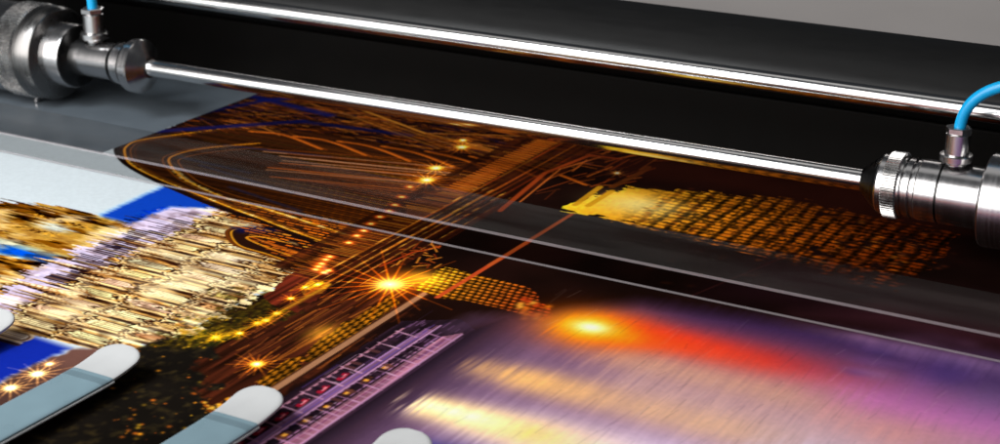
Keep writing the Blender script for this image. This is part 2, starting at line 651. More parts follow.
    m = polymask(pp((80, 372), (112, 356), (150, 350), (200, 334), (232, 345), (268, 338), (268, 390), (205, 450), (150, 520), (-40, 520)), wx=rag, wy=rag * .6, soft=.004)
    leaf = np.clip((vnoise(.006, .007, 41, 3) - .5) * 3, 0, 1)[..., None]
    over(m, rgb((18, 15, 12))[None, None] * (.5 + 1.1 * nl)[..., None] + rgb((28, 22, 8)) * leaf)
    m = polymask(pp((-40, 412), (0, 388), (70, 353), (96, 352), (112, 358), (90, 372), (40, 400), (-20, 440)), wx=rag * .3, soft=.003)
    over(m, rgb((92, 62, 54))[None, None] * (.5 + nl)[..., None])
    for (x, y, s) in ((38, 378, .026), (11, 392, .024), (50, 368, .010)):
        star(*P(x, y), s, 14, .1, (255, 250, 220), (214, 150, 70))
    m = polymask(pp((172, 350), (196, 328), (238, 318), (262, 302), (300, 296), (262, 332), (240, 346), (200, 352)), wx=rag, wy=rag, soft=.008)
    over(m * np.clip(nfine * 1.8 - .2, 0, 1), rgb((66, 50, 10))[None, None] * (.2 + 1.5 * nfine)[..., None])
    for k in range(420):
        x, y = P(rnd.uniform(175, 270), rnd.uniform(318, 352))
        if rnd.random() < .6:
            x, y = P(218 + rnd.gauss(0, 16), 340 + rnd.gauss(0, 4))
        glow(x, y, .0013, .0016, rnd.choice(((200, 150, 16), (120, 100, 14), (60, 62, 12), (30, 32, 10), (230, 170, 30))), rnd.uniform(.3, .9), 'over')
    for k in range(500):
        x, y = P(rnd.uniform(205, 300), rnd.uniform(290, 335))
        j, i = int((y - Y0) / DY), int((x - X0) / DX)
        if m_c[j, i] < .5 or rnd.random() < .3:
            glow(x, y, .0016, .002, rnd.choice(((44, 36, 10), (60, 46, 10), (84, 62, 12), (24, 20, 10))), .8, 'over')
    # sparkles among the trees and along the promenade
    for k in range(95):
        t = rnd.random()
        if rnd.random() < .55:
            x, y = 120 + t * 150 + rnd.gauss(0, 14), 440 - t * 75 + rnd.gauss(0, 10)
        else:
            x, y = rnd.uniform(110, 260), rnd.uniform(350, 440)
        x, y = P(x, y)
        r = rnd.choice((.0004, .0005, .0007, .0011))
        glow(x, y, r * 1.6, r * 1.4, rnd.choice(((255, 150, 20), (220, 100, 14), (150, 64, 8), (190, 140, 20))), rnd.uniform(.4, 1), 'add')
    for k in range(70):
        t = rnd.random()
        x, y = P(205 + t * 60 + rnd.gauss(0, 5), 412 - t * 32 + rnd.gauss(0, 4))
        seg(x, y, x + rnd.uniform(.003, .012), y + rnd.uniform(-.003, .003), .003, rnd.choice(((240, 150, 20), (180, 90, 16), (96, 44, 12), (250, 190, 60))), .8)

    # -------- roofs and quay below the bridge head
    m = polymask(pp((262, 300), (285, 282), (300, 272), (336, 280), (325, 296), (296, 316), (272, 308)), wx=(nb - .5) * .01)
    over(m, rgb((92, 32, 18))[None, None] * (.5 + 1.0 * nX)[..., None])
    m = polymask(pp((300, 292), (310, 284), (336, 282), (322, 297), (305, 300)))
    over(m * np.clip(nb * 2.4 - .5, 0, 1), (230, 150, 26))
    m = polymask(pp((205, 352), (258, 330), (325, 297), (345, 302), (420, 300), (290, 388), (236, 418), (215, 400)), wx=rag * .9, wy=rag * .6, soft=.004)
    over(m, rgb((60, 25, 13))[None, None] * (.35 + 1.1 * nX)[..., None])
    for k in range(260):       # dark timber and parapet lines along the quay
        x, y = P(rnd.uniform(225, 400), rnd.uniform(300, 392))
        j, i = int((y - Y0) / DY), int((x - X0) / DX)
        if m[j, i] > .5:
            seg(x, y, x + rnd.uniform(-.002, .002), y + rnd.uniform(.01, .05), rnd.uniform(.001, .002), rnd.choice(((40, 16, 10), (130, 64, 26), (70, 30, 16), (180, 96, 30))), .7)
    # bright yellow ashlar below the parapet
    for (q, br) in ((((318, 342), (345, 326), (392, 300), (400, 306), (360, 338), (318, 366), (300, 366)), 1.0), (((258, 386), (285, 366), (304, 360), (300, 376), (268, 398)), .9)):
        mm = polymask(pp(*q), wx=rag * .2)
        bricks = np.clip(.8 + .6 * np.sin(GX * 2 * np.pi / .0052 + nb * 3), .35, 1) * np.clip(.85 + .5 * np.sin(GY * 2 * np.pi / .009 + np.floor(GX / .0052) * 2.1), .4, 1)
        over(mm * .95, np.clip(rgb((200, 118, 18))[None, None] * (bricks * (.35 + 1.1 * nb) * br)[..., None], 0, 1))
    glow(*P(322, 336), .010, .016, (240, 170, 40), .6, 'add')
    for (x, y) in ((216, 341), (240, 337), (258, 327), (266, 324), (277, 317), (291, 302), (306, 291), (318, 288)):
        star(*P(x, y), .013, 10, .3, (255, 240, 150), (240, 130, 6), .001)
    path(pp((216, 341), (258, 328), (330, 288)), .004, (250, 180, 30), .55, soft=.004)
    star(*P(257, 368), .024, 16, .15, (255, 244, 190), (250, 130, 16))
    # beige coping line
    path([(.0375, -.52), (.0335, -.168)], .0062, (168, 118, 84), .95)
    path([(.0335, -.52), (.0305, -.172)], .0018, (74, 40, 24), .9)
    path([(.0425, -.52), (.0375, -.172)], .002, (50, 24, 16), .9)

    # -------- small arch beside the cathedral
    lo = curve(pp((262, 232), (240, 231), (227, 235), (235, 248), (263, 257), (295, 268), (320, 275)), 60)
    m = polymask(lo + pp((322, 262), (300, 250), (279, 241)))
    over(m, (36, 15, 9))
    for k in range(17):
        t = k / 16
        a = P(248 + t * 56, 242 + t * 22 - 3)
        b = P(322 + t * 2, 263 + t * 10)
        for q in range(7):
            u0, u1 = q / 7, (q + rnd.uniform(.5, .95)) / 7
            seg(a[0] + (b[0] - a[0]) * u0, a[1] + (b[1] - a[1]) * u0, a[0] + (b[0] - a[0]) * u1, a[1] + (b[1] - a[1]) * u1, .0014, rnd.choice(((170, 78, 16), (120, 54, 12), (206, 110, 30))), .8)
    for q, wd, c, al in ((lo, .0034, (96, 44, 10), 1), ([(x + .004, y + .001) for x, y in lo], .0016, (214, 140, 28), .95),
                         (curve(pp((279, 243), (260, 240), (247, 241), (263, 249), (298, 262), (322, 273)), 50), .0022, (206, 128, 24), .95)):
        path(q, wd, c, al)
    m = polymask(pp((231, 231), (252, 229), (281, 234), (262, 236), (240, 236)), soft=.004)
    over(m * .85, (12, 16, 62))

    # -------- big arch of the bridge
    edge_o = curve(pp((250, 122), (190, 132), (157, 136), (128, 142), (117, 153), (131, 170), (179, 194), (226, 213), (258, 222), (300, 240), (340, 256)), 110)
    gold_o = curve(pp((250, 128), (180, 137), (140, 143), (127, 149), (125, 156), (131, 167), (157, 181), (204, 200), (242, 215), (263, 222.6), (295, 235), (345, 252)), 110)
    gold_i = curve(pp((260, 146), (205, 151), (178, 157), (169, 164), (182, 180), (204, 192), (232, 203), (260, 210), (279, 216), (310, 226), (365, 244)), 110)
    dim_i = curve(pp((262, 150), (212, 155), (186, 160), (179, 166), (198, 184), (230, 197), (270, 208), (320, 224), (372, 240)), 90)
    outer = edge_o
    inner_fill = outer + [(-.045, -.18), (-.045, .14)]
    m = polymask(inner_fill)
    over(m, rgb((46, 21, 9))[None, None] * (.5 + .9 * nY)[..., None])
    # hangers: dotted rows running from the arch to the deck
    yy = -.175
    while yy < .10:
        xa = -.385 + max(0, (-.03 - yy)) * 1.9 + rnd.uniform(0, .012)
        x = xa
        c0 = rnd.choice(((236, 112, 16), (214, 94, 12), (250, 150, 34), (170, 74, 14)))
        while x < -.060:
            g_ = np.clip((x + .36) / .24, .32, 1)
            L = rnd.uniform(.005, .008)
            if yy > -.075:
                seg(x, yy, x + .0095, yy, .0024, tuple(v_ * g_ * .8 for v_ in c0), rnd.uniform(.45, .7), soft=.002)
            elif rnd.random() < .88:
                seg(x, yy, x + L, yy + rnd.uniform(-.0003, .0003), rnd.choice((.0014, .0019, .0024)), tuple(min(255, v_ * g_ * 1.12) for v_ in c0), rnd.uniform(.7, 1))
            x += .0095
        yy += rnd.uniform(.0046, .0054)
    # rails crossing the hangers
    for k in range(12):
        x = -.36 + k * .027
        y_lo = -.03 - max(0, (x + .385) / 1.9)
        seg(x, y_lo, x + .004, .09, .0012, (70, 34, 14), .6)
    # lit ribs of the arch, drawn as strings of small lamps
    path(edge_o, .0060, (24, 10, 8), 1)
    for q, wd, c, al in ((gold_o, .0021, (222, 140, 22), .9), ([(x + .006, y + .002) for x, y in gold_o], .0016, (120, 64, 12), .9),
                         ([(x + .011, y + .003) for x, y in gold_o], .0012, (84, 42, 10), .9), (gold_i, .0021, (214, 130, 22), .9),
                         ([(x - .006, y - .002) for x, y in gold_i], .0014, (130, 66, 14), .9), (dim_i, .0016, (130, 66, 14), .85)):
        path(q, wd, c, al)
    for q, dx in ((gold_o, .003), (gold_i, -.003), (gold_i, .004)):
        acc = 0
        for k in range(len(q) - 1):
            n_ = max(1, int(math.hypot(q[k + 1][0] - q[k][0], q[k + 1][1] - q[k][1]) / .0046))
            for t in range(n_):
                x = q[k][0] + (q[k + 1][0] - q[k][0]) * t / n_
                y = q[k][1] + (q[k + 1][1] - q[k][1]) * t / n_
                if y < -.03 and rnd.random() < .8:
                    glow(x + dx, y, rnd.uniform(.0012, .0026), .0013, rnd.choice(((255, 206, 70), (236, 160, 40), (255, 236, 150))), rnd.uniform(.4, .95), 'over')
    # blue dusk between the ribs
    for a, b in (((200, 168), (292, 196)), ((230, 190), (300, 214)), ((180, 160), (250, 176)), ((225, 148), (330, 160))):
        path(pp(a, b), .0045, (34, 44, 92), .5, soft=.004)

    # -------- lattice behind the arch, seen under the shaft
    lat = polymask(pp((160, 134), (252, 96), (330, 62), (600, 120), (590, 150), (560, 170), (400, 150), (300, 132), (200, 132)))
    spots = np.argwhere(lat > .5)
    for k in range(2000):
        j, i = spots[rnd.randrange(len(spots))]
        x, y = gx[i], gy[j]
        L = rnd.uniform(.008, .05)
        a = rnd.choice((-.35, -.1, .0, .0, .05, .12, .3, .7)) + rnd.gauss(0, .05)
        c = rnd.choice(((150, 66, 16), (190, 92, 20), (110, 46, 14), (70, 30, 14), (210, 120, 40), (16, 16, 54), (16, 7, 5), (16, 7, 5), (20, 9, 6), (24, 10, 6), (40, 18, 8)))
        seg(x, y, x + L * math.cos(a), y + L * math.sin(a), rnd.uniform(.0009, .002), c, rnd.uniform(.4, .9))
    for a, b, c, wd in (((158, 134), (302, 124), (16, 18, 74), .012), ((300, 124), (410, 138), (14, 16, 60), .010), ((250, 98), (330, 118), (16, 20, 80), .012), ((190, 118), (260, 104), (14, 16, 66), .010), ((262, 103), (300, 100), (18, 22, 84), .012)):
        path(pp(a, b), wd, c, .85, soft=.006)
    for k in range(7):      # sweeping lit struts below the blue band
        a, b, c2 = (250 + k * 44, 134 + k * 5), (285 + k * 44, 138 + k * 6), (322 + k * 44, 152 + k * 6)
        q = curve(pp(a, b, c2), 20)
        path(q, .004, (200, 96, 22), .85)
        path([(x + .006, y) for x, y in q], .0022, (120, 52, 14), .8)
    for k in range(14):     # tramway wires and beams converging on the lamps
        a = P(258 + rnd.uniform(0, 60), 152 + k * 2.3)
        b = P(470 + rnd.uniform(-20, 40), 168 + k * 2.6)
        seg(*a, *b, rnd.uniform(.0012, .003), rnd.choice(((200, 96, 24), (150, 66, 18), (100, 44, 14), (190, 130, 90))), .75)
    for k in range(16):
        a = P(330 + k * 9, 112 + k * 2.2)
        b = P(430 + k * 9, 150 + k * 1.4)
        seg(*a, *b, .0013, rnd.choice(((180, 96, 24), (120, 56, 16), (210, 130, 40))), .7)
    seg(*P(355, 110), *P(425, 136), .003, (200, 126, 40), .9)
    seg(*P(425, 136), *P(560, 140), .0022, (190, 110, 34), .8)

    # -------- bridge deck, straight across the picture
    m = polymask([(-.105, -.19), (-.105, .26), (-.012, .26), (-.012, -.20)])
    over(m * .72, rgb((48, 18, 8))[None, None] * (.5 + 1.1 * nX)[..., None])
    for k in range(150):
        y = -.2 + k * .0031
        if rnd.random() < .85:
            seg(-.098 + rnd.uniform(0, .02), y, -.060, y + .001, .0014, rnd.choice(((190, 92, 20), (140, 60, 16), (220, 130, 36))), rnd.uniform(.4, .9))
    for xx, wd, c, al in ((-.060, .0022, (190, 92, 18), .8), (-.0525, .0012, (110, 48, 14), .7), (-.045, .0026, (206, 108, 22), .85), (-.0385, .0014, (150, 62, 16), .7), (-.031, .0022, (130, 48, 14), .7), (-.020, .0012, (90, 36, 12), .7)):
        y = -.225
        while y < .25:
            L = rnd.uniform(.02, .06)
            fade = 1 - .35 * max(0, min(1, (y + .05) / .2))
            seg(xx + (y + .2) * .008, y, xx + (y + L + .2) * .008, y + L, wd * rnd.uniform(.7, 1.2), tuple(v_ * rnd.uniform(.7, 1.15) for v_ in c), al * fade)
            y += L
        for k in range(46):
            y = rnd.uniform(-.2, .06)
            seg(xx, y, xx + .0005, y + rnd.uniform(.003, .010), wd * .8, (255, 176, 60), rnd.uniform(.1, .45))
    # truss of the far spans beside the deck
    for k in range(70):
        y = .04 + k * .003
        a, b = (-.085, -.062) if k % 2 else (-.062, -.085)
        seg(a, y, b, y + .003, .0016, (214, 104, 24), .75)
    for k in range(60):
        y = .06 + rnd.random() * .19
        x = rnd.uniform(-.02, .05)
        seg(x, y, x + rnd.uniform(-.004, .02), y + rnd.uniform(.01, .05), rnd.uniform(.001, .0025), rnd.choice(((150, 60, 20), (200, 96, 30), (84, 34, 14))), .75)
    path(pp((500, 214), (545, 176), (590, 158), (620, 162)), .005, (160, 62, 22), .9)
    path(pp((520, 205), (560, 172), (600, 160)), .002, (220, 110, 40), .8)
    star(*P(617, 176), .015, 10, .4, (255, 236, 190), (210, 120, 40))
    # lamps on the deck
    for (x, y) in ((316, 273), (319, 270), (322, 267), (326, 263), (330, 260), (349, 246), (357, 239), (364, 234), (371, 227), (380, 220), (389, 214), (395, 208), (402, 200), (410, 190), (324, 276), (329, 274)):
        px, py = P(x, y)
        glow(px, py, .0048, .0036, (255, 80, 10), .9)
        glow(px, py, .0024, .0018, (255, 220, 130), 1)
    for (x, y, s) in ((427, 183, .034), (436, 171, .03), (462, 150, .026), (463, 143, .015)):
        star(*P(x, y), s, 16, .12, (255, 240, 180), (255, 130, 20))

    # -------- second quay: big lamp, lit brick wall, mooring line
    m = polymask(pp((415, 292), (445, 270), (480, 279), (528, 290), (552, 316), (540, 322), (470, 305), (440, 302)), wx=rag * .25)
    row = np.clip(.75 + .9 * np.sin(GY * 2 * np.pi / .0058), .3, 1) * np.clip(.8 + .7 * np.sin(GX * 2 * np.pi / .0062 + np.floor(GY / .0058) * 1.7 + nfine * 2), .4, 1)
    tt = np.clip((GX - .01) / .13, 0, 1)
    wall = (1 - tt)[..., None] * rgb((250, 176, 28)) + tt[..., None] * rgb((168, 40, 18))
    over(m, wall * (row * (.6 + .75 * nfine))[..., None])
    glow(*P(424, 282), .018, .014, (255, 190, 40), .75)
    glow(*P(402, 287), .026, .026, (255, 100, 6), .4)
    star(*P(390, 288), .078, 20, .05, (255, 244, 190), (255, 100, 4), .0014)
    for k in range(16):
        x, y = P(rnd.uniform(520, 552), rnd.uniform(302, 324))
        glow(x, y, .003, .004, rnd.choice(((240, 120, 20), (200, 60, 20), (250, 180, 60))), .9, 'over')
    seg(.0465, -.178, .049, -.035, .0045, (214, 78, 34), .9)
    seg(.0475, -.10, .049, .042, .0042, (190, 84, 34), .85)
    path(pp((380, 270), (412, 256), (440, 250)), .002, (190, 60, 20), .8)
    for k in range(26):
        x, y = P(rnd.uniform(395, 440), rnd.uniform(248, 272))
        seg(x, y, x + rnd.uniform(-.012, .012), y + rnd.uniform(-.004, .012), .0016, rnd.choice(((200, 84, 20), (140, 50, 16), (236, 140, 40))), .8)

    # -------- lit terrace on the far bank
    terr = pp((566, 212), (590, 199), (626, 191), (700, 196), (780, 202), (860, 216), (960, 236), (955, 252), (900, 292), (860, 285), (700, 242))
    m = polymask(terr, wx=(nb - .5) * .02, wy=(nstreak2 - .5) * .03)
    tt = np.clip((GX - .03) / .28, 0, 1)
    nT = vnoise(.0032, .0042, 31, 2)
    gaps = np.clip(np.sin(GX * 2 * np.pi / .0145 + nl * 3 + nT * .6) * 1.0 + .95, 0, 1)
    rows_ = np.clip(np.sin(GY * 2 * np.pi / .0078 + nl * 6) * .8 + 1.0, .5, 1)
    brk = (.34 + .66 * gaps) * rows_ * np.clip((nT - .08) * 2.4, .40, 1.2)
    wl = np.clip((.34 - tt) / .16, 0, 1)
    brk = (wl * (.84 + .22 * nT) + (1 - wl) * brk) * (1.28 - .80 * tt)
    tcol = (1 - tt)[..., None] * rgb((242, 180, 34)) + tt[..., None] * rgb((216, 78, 8))
    ragg = np.clip((nb - .02 - .30 * np.clip(tt, .15, 1)) * 9, 0, 1)
    over(m * ragg, np.clip(tcol * brk[..., None], 0, 1))
    glow(*P(638, 208), .036, .026, (255, 238, 150), .75, 'over')
    for k in range(9):
        x = .105 + k * .0285
        for q in range(30):
            y = .03 + q * .0042 + rnd.uniform(-.001, .001)
            j, i = int((y - Y0) / DY), int((x - X0) / DX)
            if j < NY and m[j, i] > .4:
                glow(x + rnd.uniform(-.006, .006), y, .0034, .0014, rnd.choice(((226, 120, 24), (190, 84, 16), (120, 50, 12), (30, 12, 6))), .6, 'over')
    for k in range(90):
        x, y = P(rnd.uniform(640, 960), rnd.uniform(185, 290))
        glow(x, y, .003, .003, rnd.choice(((60, 28, 14), (34, 14, 10), (96, 40, 20))), .5, 'over')
    for a, b in (((575, 208), (600, 190)), ((588, 209), (612, 194))):
        path(pp(a, b), .006, (214, 150, 26), .9)
    path(pp((612, 190), (640, 176), (648, 170)), .007, (110, 54, 18), .8)
    path(pp((690, 300), (780, 262)), .002, (90, 40, 34), .5)
    m = polymask(pp((560, 150), (640, 158), (900, 190), (980, 240), (900, 232), (700, 188), (620, 180)), soft=.02)
    over(m * .5, (56, 20, 12))

    # -------- excursion boat moored at the quay
    bx0, bx1, by0, by1 = .056, .100, -.60, -.232
    m = polymask([(.048, -.62), (.109, -.62), (.109, -.22), (.085, -.205), (.048, -.23)], wx=rag * .05)
    over(m, np.clip(rgb((44, 27, 38))[None, None] * (.4 + .8 * nX)[..., None], 0, 1))
    m = polymask([(.089, -.62), (.099, -.62), (.099, -.225), (.089, -.24)])
    over(m, np.clip(rgb((176, 112, 134))[None, None] * (.6 + .7 * nX)[..., None], 0, 1))
    m = polymask([(.070, -.62), (.0775, -.62), (.0775, -.232), (.070, -.232)])
    over(m, np.clip(rgb((120, 82, 112))[None, None] * (.5 + .9 * nX)[..., None], 0, 1))
    for xx, c, wd in ((.0565, (196, 130, 150), .0022), (.0700, (180, 130, 190), .0016), (.0742, (104, 74, 150), .0012), (.0775, (206, 150, 190), .0015), (.0868, (180, 120, 160), .0014), (.0935, (120, 60, 96), .0014), (.0995, (210, 150, 190), .0020), (.103, (120, 70, 110), .0014)):
        seg(xx, -.62, xx, by1 + rnd.uniform(-.02, .01), wd, c, .95)
    y = by0
    k = 0
    while y < by1 - .01:
        seg(.0545, y, .0735, y - .002, .0018, (206, 150, 176), .85)
        seg(.0775, y + .008, .1005, y + .006, .0018, (190, 130, 170), .8)
        if -.47 < y < -.33:
            seg(.0655, y + .006, .0640, y + .016, .0048, (176, 24, 50), .9)
            seg(.0655, y + .009, .0650, y + .014, .0018, (255, 150, 160), .9)
        if -.44 < y < -.30 or y < -.47:
            seg(.0825, y + .010, .0825, y + .0175, .0052, (176, 88, 24), .9)
            seg(.0825, y + .012, .0825, y + .0155, .0026, (255, 180, 70), .9)
        y += .0235
        k += 1
    for k in range(90):
        xx = rnd.uniform(.050, .106)
        y = rnd.uniform(-.6, -.24)
        seg(xx, y, xx + rnd.uniform(-.0005, .0005), y + rnd.uniform(.01, .05), rnd.uniform(.0007, .0013), rnd.choice(((206, 160, 190), (120, 84, 120), (40, 24, 34), (90, 60, 130), (180, 110, 130))), rnd.uniform(.3, .8))
    for k in range(70):
        xx = rnd.choice((.052, .058, .064, .080, .087, .094))
        y = rnd.uniform(-.6, -.25)
        seg(xx, y, xx + rnd.uniform(.003, .008), y - .001, .0011, rnd.choice(((214, 170, 196), (60, 36, 48), (150, 96, 120))), rnd.uniform(.3, .8))
    y = -.60
    while y < -.25:         # rows of cabin windows between the decks
        for xx, hh in ((.0605, .0052), (.0825, .0056)):
            c = rnd.choice(((34, 20, 30), (50, 30, 44), (24, 16, 26), (88, 50, 50)))
            seg(xx - hh / 2, y + .003, xx + hh / 2, y + .003, .0042, c, .8)
        seg(.0915, y, .0975, y, .0012, (216, 170, 196), .5)
        y += .0078
    for k in range(26):
        y = rnd.uniform(-.26, -.225)
        xx = rnd.uniform(.056, .100)
        seg(xx, y, xx, y + rnd.uniform(.004, .014), .0012, (150, 100, 150), .5)
    m = polymask([(.101, -.62), (.115, -.62), (.112, -.19), (.103, -.22)], soft=.002)
    over(m, (14, 8, 12))

    # -------- the river with its coloured reflections
    riv = [(.116, -.70), (.112, -.19)] + pp((452, 334), (475, 322), (555, 319), (640, 305), (1000, 358), (1100, 380)) + [(.9, -.05), (.9, -.70)]
    m_r = polymask(riv, wy=(nripple - .5) * .008, soft=.016)
    u = np.clip((GX - .11) / .40, 0, 1)
    v = np.clip((GY + .45) / .35, 0, 1)
    base = (1 - u)[..., None] * rgb((98, 72, 96)) + u[..., None] * rgb((172, 130, 182))
    base = base * (1.12 - .18 * v)[..., None]
    far = np.clip((GY + .165) / .07, 0, 1) * np.clip(1.6 - u * 1.4, .35, 1)
    base = base * (1 - far[..., None]) + rgb((48, 28, 52)) * far[..., None]
    over(m_r, base)
    near = np.clip(1 - np.abs(GX - .105) / .055, 0, 1) * m_r
    over(near * .85, rgb((38, 22, 38))[None, None] * np.ones((NY, NX, 1), np.float32))

    def smear(x0, y0, x1, sy0, sy1, col, alpha, head=.01, grain=.26):
        """a lamp's reflection drawn out along X, widening, broken by ripples"""
        t = np.clip((GX - x0) / (x1 - x0), 0, 1)
        sy = sy0 + (sy1 - sy0) * t
        yy = GY - y0
        a = np.exp(-(yy / sy) ** 2) * np.clip((GX - x0 + (nripple - .5) * .03) / head, 0, 1) * np.clip((1 - t) * 2.2, 0, 1)
        a = a * (1 - grain * .25 + grain * (nripple - .5) * .9) * alpha * m_r
        over(np.clip(a, 0, 1), rgb(col)[None, None] * np.ones((NY, NX, 1), np.float32))

    smear(.150, -.345, .62, .030, .075, (214, 194, 224), .8, .06)
    smear(.190, -.245, .58, .030, .050, (222, 176, 150), .5, .06)
    smear(.118, -.272, .52, .017, .034, (228, 174, 116), .7, .06)
    smear(.118, -.270, .25, .012, .020, (238, 176, 96), .7, .05)
    smear(.120, -.342, .56, .014, .046, (252, 226, 222), .95, .014)
    smear(.121, -.340, .30, .014, .026, (248, 196, 92), .85, .02, .3)
    smear(.128, -.339, .22, .008, .014, (255, 242, 190), 1.0, .012, .3)
    smear(.130, -.158, .46, .022, .040, (206, 44, 34), .95, .06, .2)
    smear(.15, -.166, .33, .017, .024, (236, 60, 18), .85, .05, .2)
    smear(.170, -.205, .55, .022, .034, (214, 158, 116), .65, .05)
    smear(.145, -.176, .25, .024, .014, (240, 90, 16), 1.0, .03, .6)
    smear(.150, -.172, .225, .014, .012, (255, 196, 20), 1.0, .016, .5)
    glow(*P(588, 331), .044, .036, (236, 84, 8), .8, 'over')
    glow(*P(588, 330), .026, .024, (255, 196, 14), .9, 'over')
    glow(*P(591, 331), .013, .010, (255, 250, 200), 1, 'over')
    smear(.14, -.395, .26, .012, .02, (36, 50, 140), .85, .02)
    smear(.24, -.40, .70, .05, .09, (186, 170, 220), .9, .06)
    smear(.33, -.30, .75, .045, .075, (184, 174, 218), .8, .06)
    smear(.34, -.18, .80, .03, .06, (186, 100, 166), .8, .06)
    smear(.36, -.225, .60, .02, .03, (206, 136, 126), .65, .06)
    smear(.43, -.25, .80, .03, .05, (130, 96, 186), .75, .05)
    for k in range(40):     # violet ripples at the far right
        x, y = P(rnd.uniform(850, 1020), 338 + rnd.uniform(0, 42))
        glow(x, y, rnd.uniform(.008, .02), rnd.uniform(.004, .010), rnd.choice(((196, 140, 196), (170, 110, 186), (70, 64, 150), (214, 150, 200), (110, 70, 140))), rnd.uniform(.12, .3), 'over')
    glow(*P(900, 351), .06, .011, (206, 150, 200), .55, 'over')
    glow(*P(978, 368), .05, .010, (196, 150, 206), .5, 'over')
    glow(*P(922, 386), .013, .026, (190, 112, 180), .45, 'over')
    glow(*P(946, 378), .018, .020, (78, 66, 150), .45, 'over')
    over(m_r * np.clip((GX - .16) / .2, 0, 1) * .06, rgb((186, 168, 200))[None, None] * np.ones((NY, NX, 1), np.float32))
    low_ = np.clip((-.20 - GY) / .22, 0, 1) * np.clip((GX - .22) / .16, 0, 1)
    over(low_ * m_r * .42, rgb((206, 188, 218))[None, None] * np.ones((NY, NX, 1), np.float32))
    far2 = polymask([(.20, -.075), (.9, -.075), (.9, -.145), (.42, -.150), (.24, -.112)], wy=(nripple - .5) * .012, soft=.035)
    over(far2 * m_r * .62, rgb((46, 28, 74))[None, None] * np.ones((NY, NX, 1), np.float32))
    # fine ripples run across the reflections
    rip = (nripple - .5) * 2
    INK = np.clip(INK * (1 + m_r * (.15 + rip * .05))[..., None], 0, 1)
    for k in range(700):
        x, y = rnd.uniform(.12, .6), rnd.uniform(-.55, -.12)
        L = rnd.uniform(.008, .03)
        seg(x, y, x + rnd.uniform(-.002, .004), y + L, .0012, rnd.choice(((255, 230, 220), (60, 40, 60), (30, 20, 30))), rnd.uniform(.03, .10))
    # far side of the river, under the clear bar: violet dark water
    m = polymask(pp((700, 300), (1020, 366), (1060, 350), (1020, 310), (760, 262)), soft=.03)
    over(m * .6, (52, 26, 34))
    m = polymask(pp((800, 318), (1020, 360), (1060, 345), (880, 310)), soft=.02)
    over(m * .45, (120, 62, 76))
    # print grain
    INK = np.clip(INK * (.975 + .05 * nfine)[..., None], 0, 1)


draw_picture()


def make_sheet():
    """the paper: one sheet of fine cells carrying the ink; its left edge steps in behind the clear bar"""
    ii, jj = np.meshgrid(np.arange(NX - 1), np.arange(NY - 1))
    keep = ~((GX[:-1, :-1] < -.434) & (GY[:-1, :-1] > -.034))
    a = (jj * NX + ii)[keep].astype(np.int32)
    quads = np.stack([a, a + 1, a + 1 + NX, a + NX], 1)
    co = np.stack([GX, GY, np.full_like(GX, .003)], -1).reshape(-1, 3)
    lin = np.where(INK <= .04045, INK / 12.92, ((np.maximum(INK, 0) + .055) / 1.055) ** 2.4)
    cols = np.ones((NX * NY, 4), np.float32)
    cols[:, :3] = lin.reshape(-1, 3) * 1.0
    used = np.zeros(NX * NY, bool)
    used[quads.ravel()] = True
    remap = np.cumsum(used) - 1
    co, cols, quads = co[used], cols[used], remap[quads].astype(np.int32)
    # plain white paper on the left; unseen near strip added to brighten rod reflections
    nb_ = len(co)
    extra = np.array([(-1.6, Y0, .003), (X0, Y0, .003), (X0, -.034, .003), (-1.6, -.034, .003),
                      (-1.6, -1.9, .003), (1.5, -1.9, .003), (1.5, Y0 - .002, .003), (-1.6, Y0 - .002, .003)], np.float32)
    co = np.concatenate([co, extra])
    paper = float(((.81 + .055) / 1.055) ** 2.4)
    cols = np.concatenate([cols, np.array([[paper * .92, paper, paper * 1.04, 1]] * 8, np.float32)])
    quads = np.concatenate([quads, np.array([[nb_, nb_ + 1, nb_ + 2, nb_ + 3], [nb_ + 4, nb_ + 5, nb_ + 6, nb_ + 7]], np.int32)])
    me = bpy.data.meshes.new('printed_sheet')
    me.vertices.add(len(co))
    me.vertices.foreach_set('co', co.astype(np.float32).ravel())
    me.loops.add(quads.size)
    me.loops.foreach_set('vertex_index', quads.ravel())
    me.polygons.add(len(quads))
    me.polygons.foreach_set('loop_start', np.arange(0, quads.size, 4, dtype=np.int32))
    try:
        me.polygons.foreach_set('loop_total', np.full(len(quads), 4, np.int32))
    except Exception:
        pass
    me.update(calc_edges=True)
    at = me.color_attributes.new('ink', 'FLOAT_COLOR', 'POINT')
    at.data.foreach_set('color', cols.astype(np.float32).ravel())
    me.materials.append(M_PRINT)
    o = bpy.data.objects.new('printed_sheet', me)
    C.objects.link(o)
    return tag(o, 'glossy paper sheet printed with a night view of a lit bridge, cathedral and river', 'print')


# ------------------------------------------------------------------ setting
struct(box('printer_bed', -2.2, 1.6, -2.0, .75, -.05, 0, M_BED))
struct(link('floor', [(-9, .4, -.9), (6, .4, -.9), (6, 12, -.9), (-9, 12, -.9)], [(0, 1, 2, 3)], M_WALL))

make_sheet()

